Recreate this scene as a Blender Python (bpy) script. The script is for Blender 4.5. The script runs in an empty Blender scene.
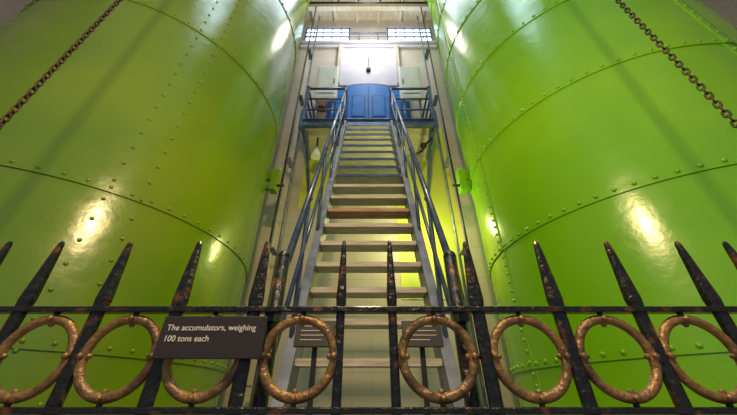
import bpy, bmesh, math, random
from mathutils import Vector, Matrix
random.seed(4)
H=0.84
scn=bpy.context.scene
try:
    scn.view_settings.view_transform='Standard'
    scn.view_settings.look='None'
except Exception as e: print(e)

# ---------------- materials ----------------
def mat(name,col,rough=0.5,metal=0.0,col2=None,scale=8,bump=0.0,bscale=40,lo=0.4,hi=0.65,coat=0.0,spec=0.5,stretch=None,rvar=0.0):
    m=bpy.data.materials.new(name); m.use_nodes=True
    nt=m.node_tree; b=nt.nodes['Principled BSDF']
    b.inputs['Base Color'].default_value=(*col,1); b.inputs['Roughness'].default_value=rough
    b.inputs['Metallic'].default_value=metal
    b.inputs['Coat Weight'].default_value=coat; b.inputs['Coat Roughness'].default_value=0.12
    b.inputs['Specular IOR Level'].default_value=spec
    tc=nt.nodes.new('ShaderNodeTexCoord'); mp=nt.nodes.new('ShaderNodeMapping')
    nt.links.new(tc.outputs['Object'],mp.inputs[0])
    if stretch: mp.inputs['Scale'].default_value=stretch
    if col2:
        n=nt.nodes.new('ShaderNodeTexNoise'); n.inputs['Scale'].default_value=scale; n.inputs['Detail'].default_value=6
        r=nt.nodes.new('ShaderNodeValToRGB'); r.color_ramp.elements[0].position=lo; r.color_ramp.elements[1].position=hi
        r.color_ramp.elements[0].color=(*col,1); r.color_ramp.elements[1].color=(*col2,1)
        nt.links.new(mp.outputs[0],n.inputs[0]); nt.links.new(n.outputs[0],r.inputs[0]); nt.links.new(r.outputs[0],b.inputs['Base Color'])
        if rvar:
            mr=nt.nodes.new('ShaderNodeMapRange'); mr.inputs[3].default_value=rough-rvar; mr.inputs[4].default_value=rough+rvar
            n3=nt.nodes.new('ShaderNodeTexNoise'); n3.inputs['Scale'].default_value=6; n3.inputs['Detail'].default_value=8
            nt.links.new(mp.outputs[0],n3.inputs[0]); nt.links.new(n3.outputs[0],mr.inputs[0]); nt.links.new(mr.outputs[0],b.inputs['Roughness'])
    if bump:
        n2=nt.nodes.new('ShaderNodeTexNoise'); n2.inputs['Scale'].default_value=bscale; n2.inputs['Detail'].default_value=4
        bp=nt.nodes.new('ShaderNodeBump'); bp.inputs['Strength'].default_value=bump; bp.inputs['Distance'].default_value=0.01
        nt.links.new(mp.outputs[0],n2.inputs[0]); nt.links.new(n2.outputs[0],bp.inputs['Height']); nt.links.new(bp.outputs[0],b.inputs['Normal'])
    return m
def emat(name,col,s):
    m=bpy.data.materials.new(name); m.use_nodes=True; b=m.node_tree.nodes['Principled BSDF']
    b.inputs['Base Color'].default_value=(*col,1); b.inputs['Emission Color'].default_value=(*col,1); b.inputs['Emission Strength'].default_value=s
    return m
def brick(name,c1,c2,mortar):
    m=bpy.data.materials.new(name); m.use_nodes=True; nt=m.node_tree; b=nt.nodes['Principled BSDF']
    tc=nt.nodes.new('ShaderNodeTexCoord'); sx=nt.nodes.new('ShaderNodeSeparateXYZ'); cx=nt.nodes.new('ShaderNodeCombineXYZ')
    ad=nt.nodes.new('ShaderNodeMath'); ad.operation='ADD'
    nt.links.new(tc.outputs['Object'],sx.inputs[0]); nt.links.new(sx.outputs[0],ad.inputs[0]); nt.links.new(sx.outputs[1],ad.inputs[1])
    nt.links.new(ad.outputs[0],cx.inputs[0]); nt.links.new(sx.outputs[2],cx.inputs[1])
    br=nt.nodes.new('ShaderNodeTexBrick'); br.inputs['Scale'].default_value=1
    br.inputs['Color1'].default_value=(*c1,1); br.inputs['Color2'].default_value=(*c2,1); br.inputs['Mortar'].default_value=(*mortar,1)
    br.inputs['Brick Width'].default_value=0.6; br.inputs['Row Height'].default_value=0.3; br.inputs['Mortar Size'].default_value=0.006
    nt.links.new(cx.outputs[0],br.inputs['Vector'])
    n=nt.nodes.new('ShaderNodeTexNoise'); n.inputs['Scale'].default_value=1.3; n.inputs['Detail'].default_value=5
    nt.links.new(tc.outputs['Object'],n.inputs[0])
    mx=nt.nodes.new('ShaderNodeMix'); mx.data_type='RGBA'; mx.blend_type='MULTIPLY'; mx.inputs[0].default_value=0.35
    nt.links.new(br.outputs['Color'],mx.inputs[6]); nt.links.new(n.outputs[0],mx.inputs[7]); nt.links.new(mx.outputs[2],b.inputs['Base Color'])
    bp=nt.nodes.new('ShaderNodeBump'); bp.inputs['Strength'].default_value=0.3; bp.inputs['Distance'].default_value=0.005; bp.invert=True
    nt.links.new(br.outputs['Fac'],bp.inputs['Height']); nt.links.new(bp.outputs[0],b.inputs['Normal'])
    b.inputs['Roughness'].default_value=0.55
    return m

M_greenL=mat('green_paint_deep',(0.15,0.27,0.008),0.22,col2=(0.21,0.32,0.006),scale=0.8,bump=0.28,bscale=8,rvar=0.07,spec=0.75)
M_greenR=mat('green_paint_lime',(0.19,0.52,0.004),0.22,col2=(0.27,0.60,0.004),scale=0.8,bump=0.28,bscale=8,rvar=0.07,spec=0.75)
M_iron=mat('black_iron',(0.012,0.012,0.016),0.32,0.3,col2=(0.20,0.07,0.025),scale=26,lo=0.56,hi=0.72,bump=0.6,bscale=70,coat=0.3)
M_gold=mat('worn_gold_paint',(0.33,0.19,0.085),0.45,0.45,col2=(0.14,0.085,0.06),scale=22,lo=0.42,hi=0.66,bump=0.7,bscale=60)
M_steel=mat('blue_painted_steel',(0.045,0.075,0.18),0.32,0.2,col2=(0.09,0.13,0.24),scale=9,coat=0.3)
M_string=mat('grey_painted_steel',(0.24,0.27,0.36),0.4,0.2,col2=(0.13,0.15,0.22),scale=7)
M_wood=mat('weathered_tread_wood',(0.60,0.56,0.48),0.6,col2=(0.42,0.36,0.29),scale=5,stretch=(1,8,8),bump=0.2)
M_wood2=mat('brown_tread_wood',(0.34,0.17,0.10),0.6,col2=(0.46,0.30,0.20),scale=5,stretch=(1,8,8))
M_brick=brick('painted_block_cream',(0.72,0.62,0.57),(0.68,0.59,0.55),(0.56,0.48,0.45))
M_lilac=mat('lilac_grey_plaster',(0.55,0.52,0.68),0.6,col2=(0.62,0.58,0.70),scale=3)
M_yel=mat('yellow_green_bounce_tint',(0.62,0.66,0.07),0.6,col2=(0.66,0.66,0.16),scale=2)  # green light reflected onto the wall, put into its colour
M_floor=mat('concrete_floor',(0.22,0.20,0.18),0.7,col2=(0.3,0.27,0.24),scale=4)
M_ceil=mat('cream_boards',(0.70,0.61,0.48),0.6,col2=(0.60,0.52,0.42),scale=2,stretch=(6,1,1))
M_door=mat('blue_door_paint',(0.006,0.17,0.66),0.5,col2=(0.010,0.23,0.74),scale=4,spec=0.2)
M_doorfr=mat('dark_blue_frame',(0.006,0.06,0.28),0.5,spec=0.2)
M_white=mat('white_enamel',(0.88,0.88,0.90),0.35,col2=(0.80,0.80,0.82),scale=3)
M_sign=mat('dark_brown_sign',(0.035,0.025,0.028),0.4)
M_txt=mat('white_lettering',(0.85,0.85,0.85),0.5)
M_chain=mat('dark_chain_steel',(0.03,0.025,0.03),0.4,0.7,col2=(0.10,0.05,0.03),scale=30)
M_dark=mat('dark_metal',(0.03,0.03,0.035),0.45,0.4)
M_glass=emat('daylit_frosted_glass',(0.70,0.85,1.0),4.0)
M_roofglass=emat('roof_daylight_glass',(0.62,0.82,1.0),13)
M_rust=mat('red_oxide',(0.45,0.07,0.03),0.5)

# ---------------- mesh builder ----------------
class MB:
    def __init__(s): s.bm=bmesh.new(); s.mats=[]
    def mi(s,m):
        if m not in s.mats: s.mats.append(m)
        return s.mats.index(m)
    def _tag(s,fs,m,smooth=False):
        i=s.mi(m)
        for f in fs: f.material_index=i; f.smooth=smooth
    def box(s,c,size,m,rot=None,bev=0.0):
        M=Matrix.Translation(Vector(c))@(rot.to_4x4() if rot else Matrix.Identity(4))@Matrix.Diagonal((*size,1))
        r=bmesh.ops.create_cube(s.bm,size=1,matrix=M); vs=r['verts']
        fs={f for v in vs for f in v.link_faces}; s._tag(fs,m)
        if bev:
            es=list({e for v in vs for e in v.link_edges})
            r=bmesh.ops.bevel(s.bm,geom=es,offset=bev,segments=2,affect='EDGES',profile=0.5)
            s._tag(r['faces'],m)
    def tube(s,a,b,r,m,seg=12,r2=None,caps=True):
        a=Vector(a);b=Vector(b);d=b-a
        q=d.to_track_quat('Z','Y').to_matrix().to_4x4()
        M=Matrix.Translation((a+b)/2)@q
        x=bmesh.ops.create_cone(s.bm,cap_ends=caps,segments=seg,radius1=r,radius2=r if r2 is None else r2,depth=d.length,matrix=M)
        fs={f for v in x['verts'] for f in v.link_faces}
        i=s.mi(m)
        for f in fs: f.material_index=i; f.smooth=len(f.verts)==4
    def path(s,pts,r,m,seg=10):
        for i in range(len(pts)-1): s.tube(pts[i],pts[i+1],r,m,seg)
        for p in pts[1:-1]: s.ball(p,r,m,8)
    def ball(s,c,r,m,seg=10,scale=(1,1,1),rot=None):
        M=Matrix.Translation(Vector(c))@(rot.to_4x4() if rot else Matrix.Identity(4))@Matrix.Diagonal((*scale,1))
        x=bmesh.ops.create_uvsphere(s.bm,u_segments=seg,v_segments=max(4,seg//2+1),radius=r,matrix=M)
        s._tag({f for v in x['verts'] for f in v.link_faces},m,True)
    def torus(s,c,R,r,m,axis='Y',n=40,k=10,sy=1.0,rot=None,sx=1.0):
        vs=[]
        for i in range(n):
            a=2*math.pi*i/n; row=[]
            for j in range(k):
                b=2*math.pi*j/k
                p=Vector(((R+r*math.cos(b))*math.cos(a)*sx, r*math.sin(b)*sy,(R+r*math.cos(b))*math.sin(a)))
                if rot: p=rot@p
                row.append(s.bm.verts.new(Vector(c)+p))
            vs.append(row)
        fs=[s.bm.faces.new((vs[i][j],vs[(i+1)%n][j],vs[(i+1)%n][(j+1)%k],vs[i][(j+1)%k])) for i in range(n) for j in range(k)]
        s._tag(fs,m,True)
    def prism(s,pts,x0,x1,m):
        a=[s.bm.verts.new((x0,y,z)) for y,z in pts]; b=[s.bm.verts.new((x1,y,z)) for y,z in pts]
        fs=[s.bm.faces.new(a),s.bm.faces.new(b[::-1])]
        n=len(pts)
        for i in range(n): fs.append(s.bm.faces.new((a[i],b[i],b[(i+1)%n],a[(i+1)%n])))
        s._tag(fs,m)
    def poly(s,pts,y0,y1,m):
        a=[s.bm.verts.new((x,y0,z)) for x,z in pts]; b=[s.bm.verts.new((x,y1,z)) for x,z in pts]
        fs=[s.bm.faces.new(a),s.bm.faces.new(b[::-1])]; n=len(pts)
        for i in range(n): fs.append(s.bm.faces.new((a[i],b[i],b[(i+1)%n],a[(i+1)%n])))
        s._tag(fs,m)
    def obj(s,name,parent=None):
        bmesh.ops.recalc_face_normals(s.bm,faces=s.bm.faces[:])
        me=bpy.data.meshes.new(name); s.bm.to_mesh(me); s.bm.free()
        for m in s.mats: me.materials.append(m)
        o=bpy.data.objects.new(name,me); scn.collection.objects.link(o)
        if parent: o.parent=parent
        return o
def empty(name):
    e=bpy.data.objects.new(name,None); scn.collection.objects.link(e); return e

# ---------------- room shell ----------------
WY=5.35; CE=11.3+H
b=MB(); b.box((0,1.5,-0.05),(14,15,0.1),M_floor); b.obj('floor')
wz0,wz1=9.75+H,10.85+H
wins=[(-2.15,-0.62),(0.62,2.15)]
b=MB()
T=0.35; yc=WY+T/2
b.box((0,yc,wz0/2),(14,T,wz0),M_brick)
b.box((0,yc,(wz1+CE)/2),(14,T,CE-wz1),M_brick)
for a,c in [(-7,-2.15),(-0.62,0.62),(2.15,7)]:
    b.box(((a+c)/2,yc,(wz0+wz1)/2),(c-a,T,wz1-wz0),M_brick)
b.obj('wall_back')
b=MB()
for sx in (-1,1):
    b.box((sx*2.1,WY-0.06,4.9),(0.5,0.12,9.4),M_brick,bev=0.01)
b.obj('trim_3')
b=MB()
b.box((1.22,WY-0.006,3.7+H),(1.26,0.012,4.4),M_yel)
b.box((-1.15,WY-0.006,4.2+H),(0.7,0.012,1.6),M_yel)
b.obj('bounce_tint_panels')  # thin added panels painting the yellow-green bounce light on the back wall
for nm,x in (('wall_left',-7),('wall_right',7)):
    b=MB(); b.box((x,1.5,CE/2),(0.2,15,CE),M_brick); b.obj(nm)
b=MB(); b.box((0,1.6,CE+0.06),(14,8.2,0.12),M_ceil)
for i in range(10):
    b.box((-3.4+i*0.75,2.6,CE-0.06),(0.09,6.0,0.13),M_ceil)
for y in (4.85,3.6): b.box((0,y,CE-0.2),(14,0.14,0.18),M_ceil,bev=0.01)
b.obj('ceiling')
for i,(a,c) in enumerate(wins):
    b=MB(); w=c-a; yw=WY+0.05
    b.box(((a+c)/2,yw+0.03,(wz0+wz1)/2),(w-0.01,0.01,wz1-wz0-0.01),M_glass)
    for x in [a+0.03,c-0.03]+[a+w*k/5 for k in range(1,5)]: b.box((x,yw,(wz0+wz1)/2),(0.05 if x in(a+0.03,c-0.03) else 0.025,0.05,wz1-wz0-0.01),M_steel)
    for z in (wz0+0.03,(wz0+wz1)/2,wz1-0.03): b.box(((a+c)/2,yw,z),(w-0.01,0.045,0.035),M_steel)
    b.obj('window_%d'%(i+1))
b=MB()
for x in(-0.9,-0.3,0.3,0.9):
    b.box((x,-1.0,CE-0.05),(0.34,1.5,0.02),M_roofglass)
for x in(-1.2,-0.6,0,0.6,1.2): b.box((x,-1.0,CE-0.05),(0.1,1.7,0.1),M_white)
for y in(-1.85,-0.15): b.box((0,y,CE-0.05),(2.5,0.1,0.1),M_white)
b.obj('window_3')
b=MB()
b.box((0,WY-0.02,8.55+H),(1.65,0.04,2.0),M_lilac)
for sx in(-1,1): b.box((sx*0.88,WY-0.06,8.55+H),(0.12,0.12,2.0),M_brick,bev=0.01)
b.obj('trim_1')
b=MB(); b.box((0,WY-0.075,9.66+H),(4.4,0.15,0.12),M_lilac,bev=0.015)
b.box((0,WY-0.045,9.52+H),(4.4,0.09,0.14),M_lilac,bev=0.015); b.obj('trim_2')
b=MB(); y=5.25
b.tube((-2.1,y,9.72+H+0.55),(2.1,y,9.72+H+0.55),0.020,M_string)
b.tube((-2.1,y,9.72+H+0.3),(2.1,y,9.72+H+0.3),0.012,M_string)
for i in range(8): 
    x=-2.1+0.6*i; b.tube((x,y,9.715+H),(x,y,9.72+H+0.55),0.014,M_string)
b.obj('ledge_guard_rail')
b=MB()
for x in (-0.9,-0.3,0.35,0.95):
    b.tube((x,4.2,9.9+H),(x,4.2,CE-0.05),0.018,M_dark)
b.tube((-1.75,4.2,9.9+H),(1.75,4.2,9.9+H),0.03,M_dark)
b.obj('tie_rod_frame')
b=MB()
b.tube((0,5.24,8.25+H),(0,5.32,8.25+H),0.07,M_dark,16); b.ball((0,5.21,8.25+H),0.05,M_white,12)
b.tube((0,5.28,8.3+H),(0,5.28,8.9+H),0.010,M_dark); b.obj('bulkhead_lamp')

# ---------------- accumulators ----------------
CX,CY,R=3.39,3.39,1.8
ZT=10.35+H; LAP=0.014
def tank(side,m,seams,vseam,name,rad=0.016,step=0.14,strip=0.007):
    b=MB(); cx=side*CX; n=192
    zs=[0.0]+seams+[ZT]
    def row(r,z): return [b.bm.verts.new((cx+r*math.cos(2*math.pi*i/n),CY+r*math.sin(2*math.pi*i/n),z)) for i in range(n)]
    def skin(A,B,sm):
        b._tag([b.bm.faces.new((A[i],A[(i+1)%n],B[(i+1)%n],B[i])) for i in range(n)],m,sm)
    for k in range(len(zs)-1):
        skin(row(R+LAP,zs[k]),row(R,zs[k+1]),True)
        if k: skin(row(R,zs[k]),row(R+LAP,zs[k]),False)
    top=row(R,ZT); b._tag([b.bm.faces.new(top)],m)
    b.torus((cx,CY,ZT),R,0.06,m,rot=Matrix.Rotation(math.pi/2,3,'X'),n=96,k=8)
    o=b.obj(name)
    rb=bmesh.new()
    def riv(ang,z,rad,ro=0.0):
        k=max(i for i in range(len(zs)) if zs[i]<=z); f=(z-zs[k])/(zs[k+1]-zs[k])
        c=Vector((math.cos(ang),math.sin(ang),0)); p=Vector((cx,CY,z))+c*(R+LAP*(1-f)+ro)
        q=c.to_track_quat('Z','Y').to_matrix().to_4x4()
        rings=[(1.0,0.0),(0.92,0.4),(0.6,0.75)]
        M=Matrix.Translation(p)@q
        vv=[]
        for rr,h in rings: vv.append([rb.verts.new(M@Vector((rad*rr*math.cos(k*math.pi/4),rad*rr*math.sin(k*math.pi/4),rad*h))) for k in range(8)])
        top=rb.verts.new(M@Vector((0,0,rad*0.88)))
        for a in range(2):
            for k in range(8): rb.faces.new((vv[a][k],vv[a][(k+1)%8],vv[a+1][(k+1)%8],vv[a+1][k]))
        for k in range(8): rb.faces.new((vv[2][k],vv[2][(k+1)%8],top))
    face=math.atan2(-CY,-cx)
    for z in seams:
        nr=int(2*math.pi*R/step)
        for i in range(nr):
            a=2*math.pi*i/nr
            d=(a-face+math.pi)%(2*math.pi)-math.pi
            if abs(d)<1.9: riv(a,z+0.045,rad)
    for off,sp,st in vseam:
        a0=face-side*math.radians(off)
        z=0.15
        while z<ZT-0.2:
            for q in ((-sp,sp) if sp else (0,)): riv(a0+q,z+(st/2 if q>0 else 0),rad*0.95,0.002 if strip==0 else strip-0.001)
            z+=st
    for f in rb.faces: f.smooth=True
    bmesh.ops.recalc_face_normals(rb,faces=rb.faces[:])
    me=bpy.data.meshes.new('rivets'); rb.to_mesh(me); rb.free(); me.materials.append(m)
    ro=bpy.data.objects.new('rivets',me); scn.collection.objects.link(ro); ro.parent=o
    if strip:
      b=MB()
      for off,sp,st in vseam:
        a0=face-side*math.radians(off); w=0.03
        for k in range(len(zs)-1):
            lohi=[]
            for z,rb_ in ((zs[k],R+LAP),(zs[k+1],R)):
                ang=[a0-w,a0-w*0.96,a0-w*0.5,a0,a0+w*0.5,a0+w*0.96,a0+w]; rr=[rb_-0.001]+[rb_+strip]*5+[rb_-0.001]
                lohi.append([b.bm.verts.new((cx+r*math.cos(a),CY+r*math.sin(a),z)) for a,r in zip(ang,rr)])
            for i in range(6): b._tag([b.bm.faces.new((lohi[0][i],lohi[0][i+1],lohi[1][i+1],lohi[1][i]))],m,0<i<5)
      b.obj('butt_strips',o)
    b=MB(); x=side*1.55; y=3.95; z=3.05+H
    b.box((x,y,z),(0.12,0.16,0.42),m,bev=0.012)
    b.box((side*1.64,y,z+0.1),(0.2,0.1,0.16),m,bev=0.01); b.box((side*1.66,y,z-0.14),(0.24,0.08,0.06),m,bev=0.01)
    b.tube((x-side*0.05,y-0.02,z-0.1),(x-side*0.17,y-0.02,z-0.1),0.022,M_dark)
    b.tube((x-side*0.03,y,z+0.2),(x-side*0.03,y,z+0.27),0.03,m)
    b.obj('guide_lug',o)
    return o
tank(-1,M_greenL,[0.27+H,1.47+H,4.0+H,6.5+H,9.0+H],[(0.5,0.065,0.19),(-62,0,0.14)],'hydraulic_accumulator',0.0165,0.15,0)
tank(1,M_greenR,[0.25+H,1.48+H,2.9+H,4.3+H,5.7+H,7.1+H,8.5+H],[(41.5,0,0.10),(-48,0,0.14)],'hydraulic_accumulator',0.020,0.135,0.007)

# ---------------- staircase ----------------
S=2.09; Y0=1.944
ztop=4.93+H
def yz(zrel): return Y0+zrel/S
st=empty('steep_staircase')
b=MB()
rise=0.262; zr=4.93-rise; k=0
while zr>-0.7:
    y=yz(zr); mm=M_wood2 if k in(11,) else M_wood
    b.box((0,y+0.085,zr-0.02+H),(0.90,0.17,0.036),mm,bev=0.004)
    b.box((0,y+0.004,zr-0.02+H),(0.88,0.012,0.042),M_steel if k<9 else mm)
    zr-=rise;k+=1
b.obj('treads',st)
b=MB()
for sx in(-1,1):
    yb=yz(-H); yt=yz(4.93)
    x0=sx*0.45; x1=sx*0.485
    b.prism([(yb-0.02,0),(yb+0.20,0),(yt+0.20,ztop),(yt-0.02,ztop)],min(x0,x1),max(x0,x1),M_string)
    b.prism([(yb-0.03,0),(yb-0.015,0),(yt-0.015,ztop),(yt-0.03,ztop)],min(x0,sx*0.52),max(x0,sx*0.52),M_string)
b.obj('stringers',st)
b=MB()
for sx in(-1,1):
    X=sx*0.50
    lo=Vector((X,1.72,(1.72-Y0)*S+1.17+H)); hi=Vector((X,4.28,(4.28-Y0)*S+1.1+H))
    b.path([(X,1.64,0.0),(X,1.64,lo.z-0.25),(X,1.66,lo.z-0.12),lo,hi],0.024,M_steel,14)
    l2=lo-Vector((0,0,0.55)); h2=hi-Vector((0,0,0.55)); b.tube((X,1.66,l2.z-0.1),h2,0.016,M_steel)
    for zz in (0.2,1.25,2.3,3.35,4.4):
        y=yz(zz)+0.05; b.tube((X,y,zz-0.05+H),(X,y,(y-Y0)*S+1.13+H),0.017,M_steel)
        b.ball((X,y,(y-Y0)*S+1.13+H),0.032,M_steel,10)
b.obj('handrails',st)

# ---------------- upper platform ----------------
pl=empty('access_platform')
b=MB()
b.box((0,4.82,ztop-0.03),(2.8,0.96,0.05),M_wood)
b.box((0,4.31,ztop-0.10),(2.84,0.05,0.2),M_steel,bev=0.006)
b.box((0,4.29,ztop-0.19),(2.84,0.09,0.02),M_steel); b.box((0,4.29,ztop-0.01),(2.84,0.09,0.02),M_steel)
for x in(-1.38,-0.7,0,0.7,1.38): b.box((x,4.82,ztop-0.13),(0.05,0.98,0.15),M_steel)
for x in(-1.3,1.3):
    b.prism([(4.4,ztop-0.2),(4.5,ztop-0.2),(WY-0.02,ztop-1.05),(WY-0.02,ztop-1.2)],x-0.03,x+0.03,M_steel)
b.obj('deck',pl)
b=MB()
for sx in(-1,1):
    for z in(1.08,0.72,0.36):
        b.tube((sx*0.5,4.32,ztop+z),(sx*1.37,4.32,ztop+z),0.028 if z>1 else 0.02,M_steel)
        b.tube((sx*1.37,4.32,ztop+z),(sx*1.37,WY-0.02,ztop+z),0.024,M_steel)
    for x in(0.5,1.37):
        b.box((sx*x,4.32,ztop+0.54),(0.06,0.06,1.1),M_steel,bev=0.006); b.ball((sx*x,4.32,ztop+1.12),0.045,M_steel,12)
    b.box((sx*1.37,5.2,ztop+0.54),(0.05,0.05,1.1),M_steel)
    b.box((sx*1.395,4.29,ztop-0.02),(0.08,0.08,0.5),M_steel)
b.obj('railing',pl)
for sx in(-1,1):
    b=MB()
    b.box((sx*1.03,4.62,ztop+1.72),(0.56,0.12,1.30),M_white,bev=0.055)
    b.box((sx*1.03,4.555,ztop+1.72),(0.38,0.02,0.95),M_white,bev=0.008)
    b.tube((sx*0.85,4.54,ztop+1.6),(sx*0.85,4.54,ztop+1.8),0.012,M_dark)
    for x in(0.84,1.22): b.tube((sx*x,4.64,ztop-0.005),(sx*x,4.64,ztop+1.1),0.025,M_steel)
    b.obj('white_cabinet')
b=MB()
def arch(w,h,rise,n=16):
    pts=[(-w,0),(w,0),(w,h)]
    for i in range(1,n): 
        t=math.pi*i/n; pts.append((w*math.cos(t),h+rise*math.sin(t)))
    pts.append((-w,h)); return pts
def sh(p,z): return [(x,y+z) for x,y in p]
b.poly(sh(arch(1.10,2.0,0.62),ztop),WY-0.10,WY-0.001,M_doorfr)
b.poly(sh(arch(1.00,1.98,0.54),ztop+0.01),WY-0.13,WY-0.05,M_door)
b.box((0,WY-0.14,ztop+1.22),(0.03,0.03,2.4),M_doorfr)
for sx in(-1,1):
    for xx in(0.27,0.72):
        for zz in(0.6,1.6):
            b.box((sx*xx,WY-0.132,ztop+zz),(0.36,0.02,0.85),M_doorfr); b.box((sx*xx,WY-0.14,ztop+zz),(0.30,0.02,0.79),M_door,bev=0.006)
    b.ball((sx*0.07,WY-0.17,ztop+1.1),0.03,M_gold)
b.obj('door_1')
b=MB(); b.box((-1.27,WY-0.09,ztop+1.72),(0.24,0.16,0.4),M_rust,bev=0.01); b.box((-1.27,WY-0.18,ztop+1.72),(0.18,0.01,0.3),M_gold); b.obj('fire_alarm_box')

for sx in(-1,1):
    b=MB(); b.tube((sx*1.68,4.62,0),(sx*1.68,4.62,10.6+H),0.018,M_dark)
    b.tube((sx*1.60,4.9,0),(sx*1.60,4.9,10.6+H),0.026,M_string)
    for z in(1,3,5,7,9): b.box((sx*1.64,4.76,z),(0.10,0.32,0.02),M_string)
    b.obj('guide_pipe')
b=MB(); z=4.35+H
b.tube((1.12,5.3,z),(1.12,4.5,z),0.035,M_string); b.ball((1.12,4.45,z),0.07,M_dark)
b.path([(1.12,4.45,z),(1.06,4.42,z-0.18),(0.95,4.42,z-0.25)],0.022,M_dark); b.path([(1.12,4.45,z),(1.26,4.42,z+0.12),(1.3,4.42,z+0.2)],0.022,M_dark)
b.obj('lever_valve',pl)
b=MB(); z=4.3+H
b.tube((-1.08,4.6,ztop-0.2),(-1.08,4.6,z+0.1),0.02,M_dark); b.tube((-1.08,4.6,z-0.12),(-1.08,4.6,z+0.12),0.10,M_white,20,0.05)
b.obj('lamp_fitting',pl)
for x in(-0.23,0.23):
    b=MB(); RX=Matrix.Rotation(-0.15,3,'X'); zc=0.24+H
    b.box((x,1.41,(zc-0.05)/2),(0.02,0.02,zc-0.05) ,M_dark); b.box((x,1.38,zc),(0.17,0.012,0.11),M_sign,rot=RX,bev=0.003)
    for i in range(4):
        p=Vector((x-0.015*(i==3),1.38,zc))+RX@Vector((0,-0.0075,0.03-i*0.019)); b.box(p,(0.12-0.03*(i==3),0.002,0.0018),M_txt,rot=RX)
    b.box((x,1.40,0.01),(0.2,0.2,0.02),M_dark); b.obj('information_stand')

# ---------------- fence ----------------
FY=0.625
fe=empty('iron_gate_fence')
b=MB()
zt=0.1535+H; zb=-0.0155+H
b.box((0,FY,zt),(2.7,0.024,0.011),M_iron,bev=0.002)
b.box((0,FY,zb),(2.7,0.024,0.011),M_iron,bev=0.002)
b.box((0,FY,0.1),(2.7,0.024,0.014),M_iron,bev=0.002)
b.obj('rails',fe)
def spike(b,x,w,y=FY,tip=0.3075):
    t=tip+H
    sec=[(0.0,w*0.8),(zt-0.004,w*0.8),(zt+0.022,w*0.98),(t-0.03,w*0.55),(t-0.006,w*0.40),(t,w*0.22)]
    pr=[]
    for z,ww in sec:
        h=ww/2; c=h*0.45
        ring=[(h,-c),(h,c),(c,h*0.7),(-c,h*0.7),(-h,c),(-h,-c),(-c,-h*0.7),(c,-h*0.7)]
        pr.append([b.bm.verts.new((x+px,y+py,z)) for px,py in ring])
    fs=[b.bm.faces.new((pr[a][i],pr[a][(i+1)%8],pr[a+1][(i+1)%8],pr[a+1][i])) for a in range(len(pr)-1) for i in range(8)]
    fs+=[b.bm.faces.new(pr[-1]),b.bm.faces.new(pr[0][::-1])]
    b._tag(fs,M_iron)
b=MB()
xs=[-1.2,-1.035,-0.825,-0.705,-0.547,-0.388,-0.232,0.222,0.385,0.547,0.71,0.82,1.035,1.2]
for x in xs: spike(b,x,0.028)
for x in(-0.056,0.048): spike(b,x,0.021,tip=0.31)
b.obj('spear_bars',fe)
b=MB()
for x in(-0.200,0.192):
    b.tube((x,FY+0.035,0),(x,FY+0.035,0.285+H),0.015,M_iron,14); b.ball((x,FY+0.035,0.285+H),0.0155,M_iron,14)
    b.box((x,FY+0.018,zt-0.01),(0.02,0.03,0.02),M_iron)
b.obj('gate_posts',fe)
b=MB()
rx=[-1.117,-0.952,-0.79,-0.628,-0.468,-0.308,-0.131,0.130,0.302,0.466,0.628,0.79,0.952,1.117]
zm=(zt+zb)/2
for x in rx:
    b.torus((x,FY,zm),0.0665,0.0088,M_gold,n=56,k=12,sy=0.9)
    for a in range(4):
        t=a*math.pi/2
        b.ball((x+0.0665*math.cos(t),FY-0.008,zm+0.0665*math.sin(t)),0.0062,M_gold,10)
        b.ball((x+0.057*math.cos(t),FY,zm+0.057*math.sin(t)),0.0055,M_gold,10)
        b.tube((x+0.073*math.cos(t),FY,zm+0.073*math.sin(t)),(x+0.081*math.cos(t),FY,zm+0.081*math.sin(t)),0.005,M_iron,8)
b.obj('rings',fe)
b=MB(); b.box((-0.292,FY-0.024,0.099+H),(0.196,0.006,0.074),M_sign,bev=0.002)
so=b.obj('information_sign')
def text(s,x,z,size):
    c=bpy.data.curves.new('lettering','FONT'); c.body=s; c.size=size; c.extrude=0.0003
    o=bpy.data.objects.new('lettering',c); scn.collection.objects.link(o); c.materials.append(M_txt)
    o.location=(x,FY-0.0275,z); o.rotation_euler=(math.pi/2,0,0); o.parent=so; return o
text('The accumulators, weighing',-0.379,0.110+H,0.0149)
text('100 tons each',-0.379,0.091+H,0.0149)

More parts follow.
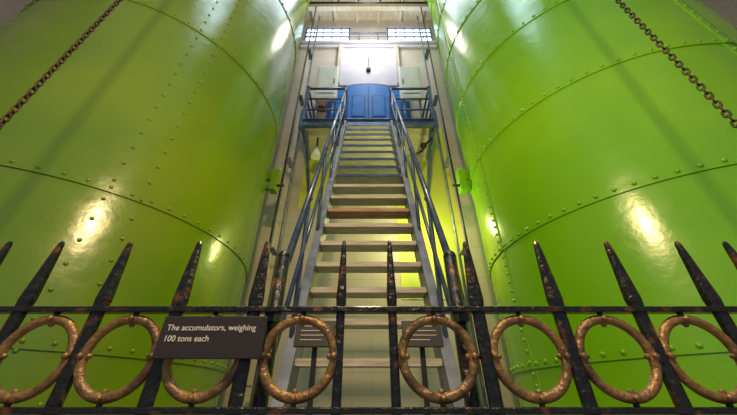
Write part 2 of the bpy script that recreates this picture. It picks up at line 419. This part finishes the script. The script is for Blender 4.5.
# ---------------- hanging chains ----------------
def chain(x,y,name):
    b=MB(); z=0.4; i=0
    while z<CE-0.35:
        rot=Matrix.Rotation((i%2)*math.pi/2+0.5,3,'Z')
        n=12;k=6; vs=[]
        for q in range(n):
            a=2*math.pi*q/n; ca,sa=math.cos(a),math.sin(a)
            c0=Vector((0.011*ca,0,0.012*sa+(0.009 if sa>0 else -0.009)))
            row=[]
            for j in range(k):
                bb=2*math.pi*j/k
                row.append(b.bm.verts.new(Vector((x,y,z))+rot@(c0+Vector((0.0048*math.cos(bb)*ca,0.0048*math.sin(bb),0.0048*math.cos(bb)*sa)))))
            vs.append(row)
        b._tag([b.bm.faces.new((vs[q][j],vs[(q+1)%n][j],vs[(q+1)%n][(j+1)%k],vs[q][(j+1)%k])) for q in range(n) for j in range(k)],M_chain,True)
        z+=0.034;i+=1
    b.tube((x,y,z-0.02),(x,y,CE),0.02,M_chain)
    b.ball((x,y,0.38),0.05,M_chain); return b.obj(name)
chain(-1.72,0.97,'hanging_chain'); chain(1.72,0.97,'hanging_chain')

# ---------------- lights ----------------
def light(kind,loc,e,col,size=0.1,rot=None,name='lamp',sy=None):
    l=bpy.data.lights.new(name,kind); l.energy=e; l.color=col
    if kind=='POINT': l.shadow_soft_size=size
    if kind=='AREA':
        l.size=size
        if sy: l.shape='RECTANGLE'; l.size_y=sy
    o=bpy.data.objects.new(name,l); scn.collection.objects.link(o); o.location=loc
    if rot: o.rotation_euler=rot
    return o
light('POINT',(0,-0.75,2.65+H),350,(1.0,0.72,0.34),0.11,name='overhead_lamp_light')
light('POINT',(0.9,4.6,2.6+H),60,(0.98,1.0,0.35),0.1,name='wall_bounce_fill')  # added yellow-green fill for bounce light beside the stairs, no fixture
light('AREA',(0,3.0,CE-0.4),75,(0.68,0.82,1.0),1.2,name='upper_fill_light',sy=2.6)  # added fill brightening the upper hall, no opening in the ceiling here
light('POINT',(0,4.2,9.2+H),110,(1.0,0.94,0.88),0.3,name='gallery_fill_light')  # added unseen fill to brighten the ceiling and upper wall
w=bpy.data.worlds.new('world'); scn.world=w; w.use_nodes=True
bg=w.node_tree.nodes['Background']; bg.inputs[0].default_value=(0.60,0.84,1.0,1); bg.inputs[1].default_value=0.30

cam=bpy.data.cameras.new('camera'); cam.sensor_width=36; cam.lens=300/737*36; cam.clip_start=0.02
co=bpy.data.objects.new('camera',cam); scn.collection.objects.link(co)
co.location=(0,0,H); co.rotation_euler=(math.radians(90+32.7),0,0); scn.camera=co
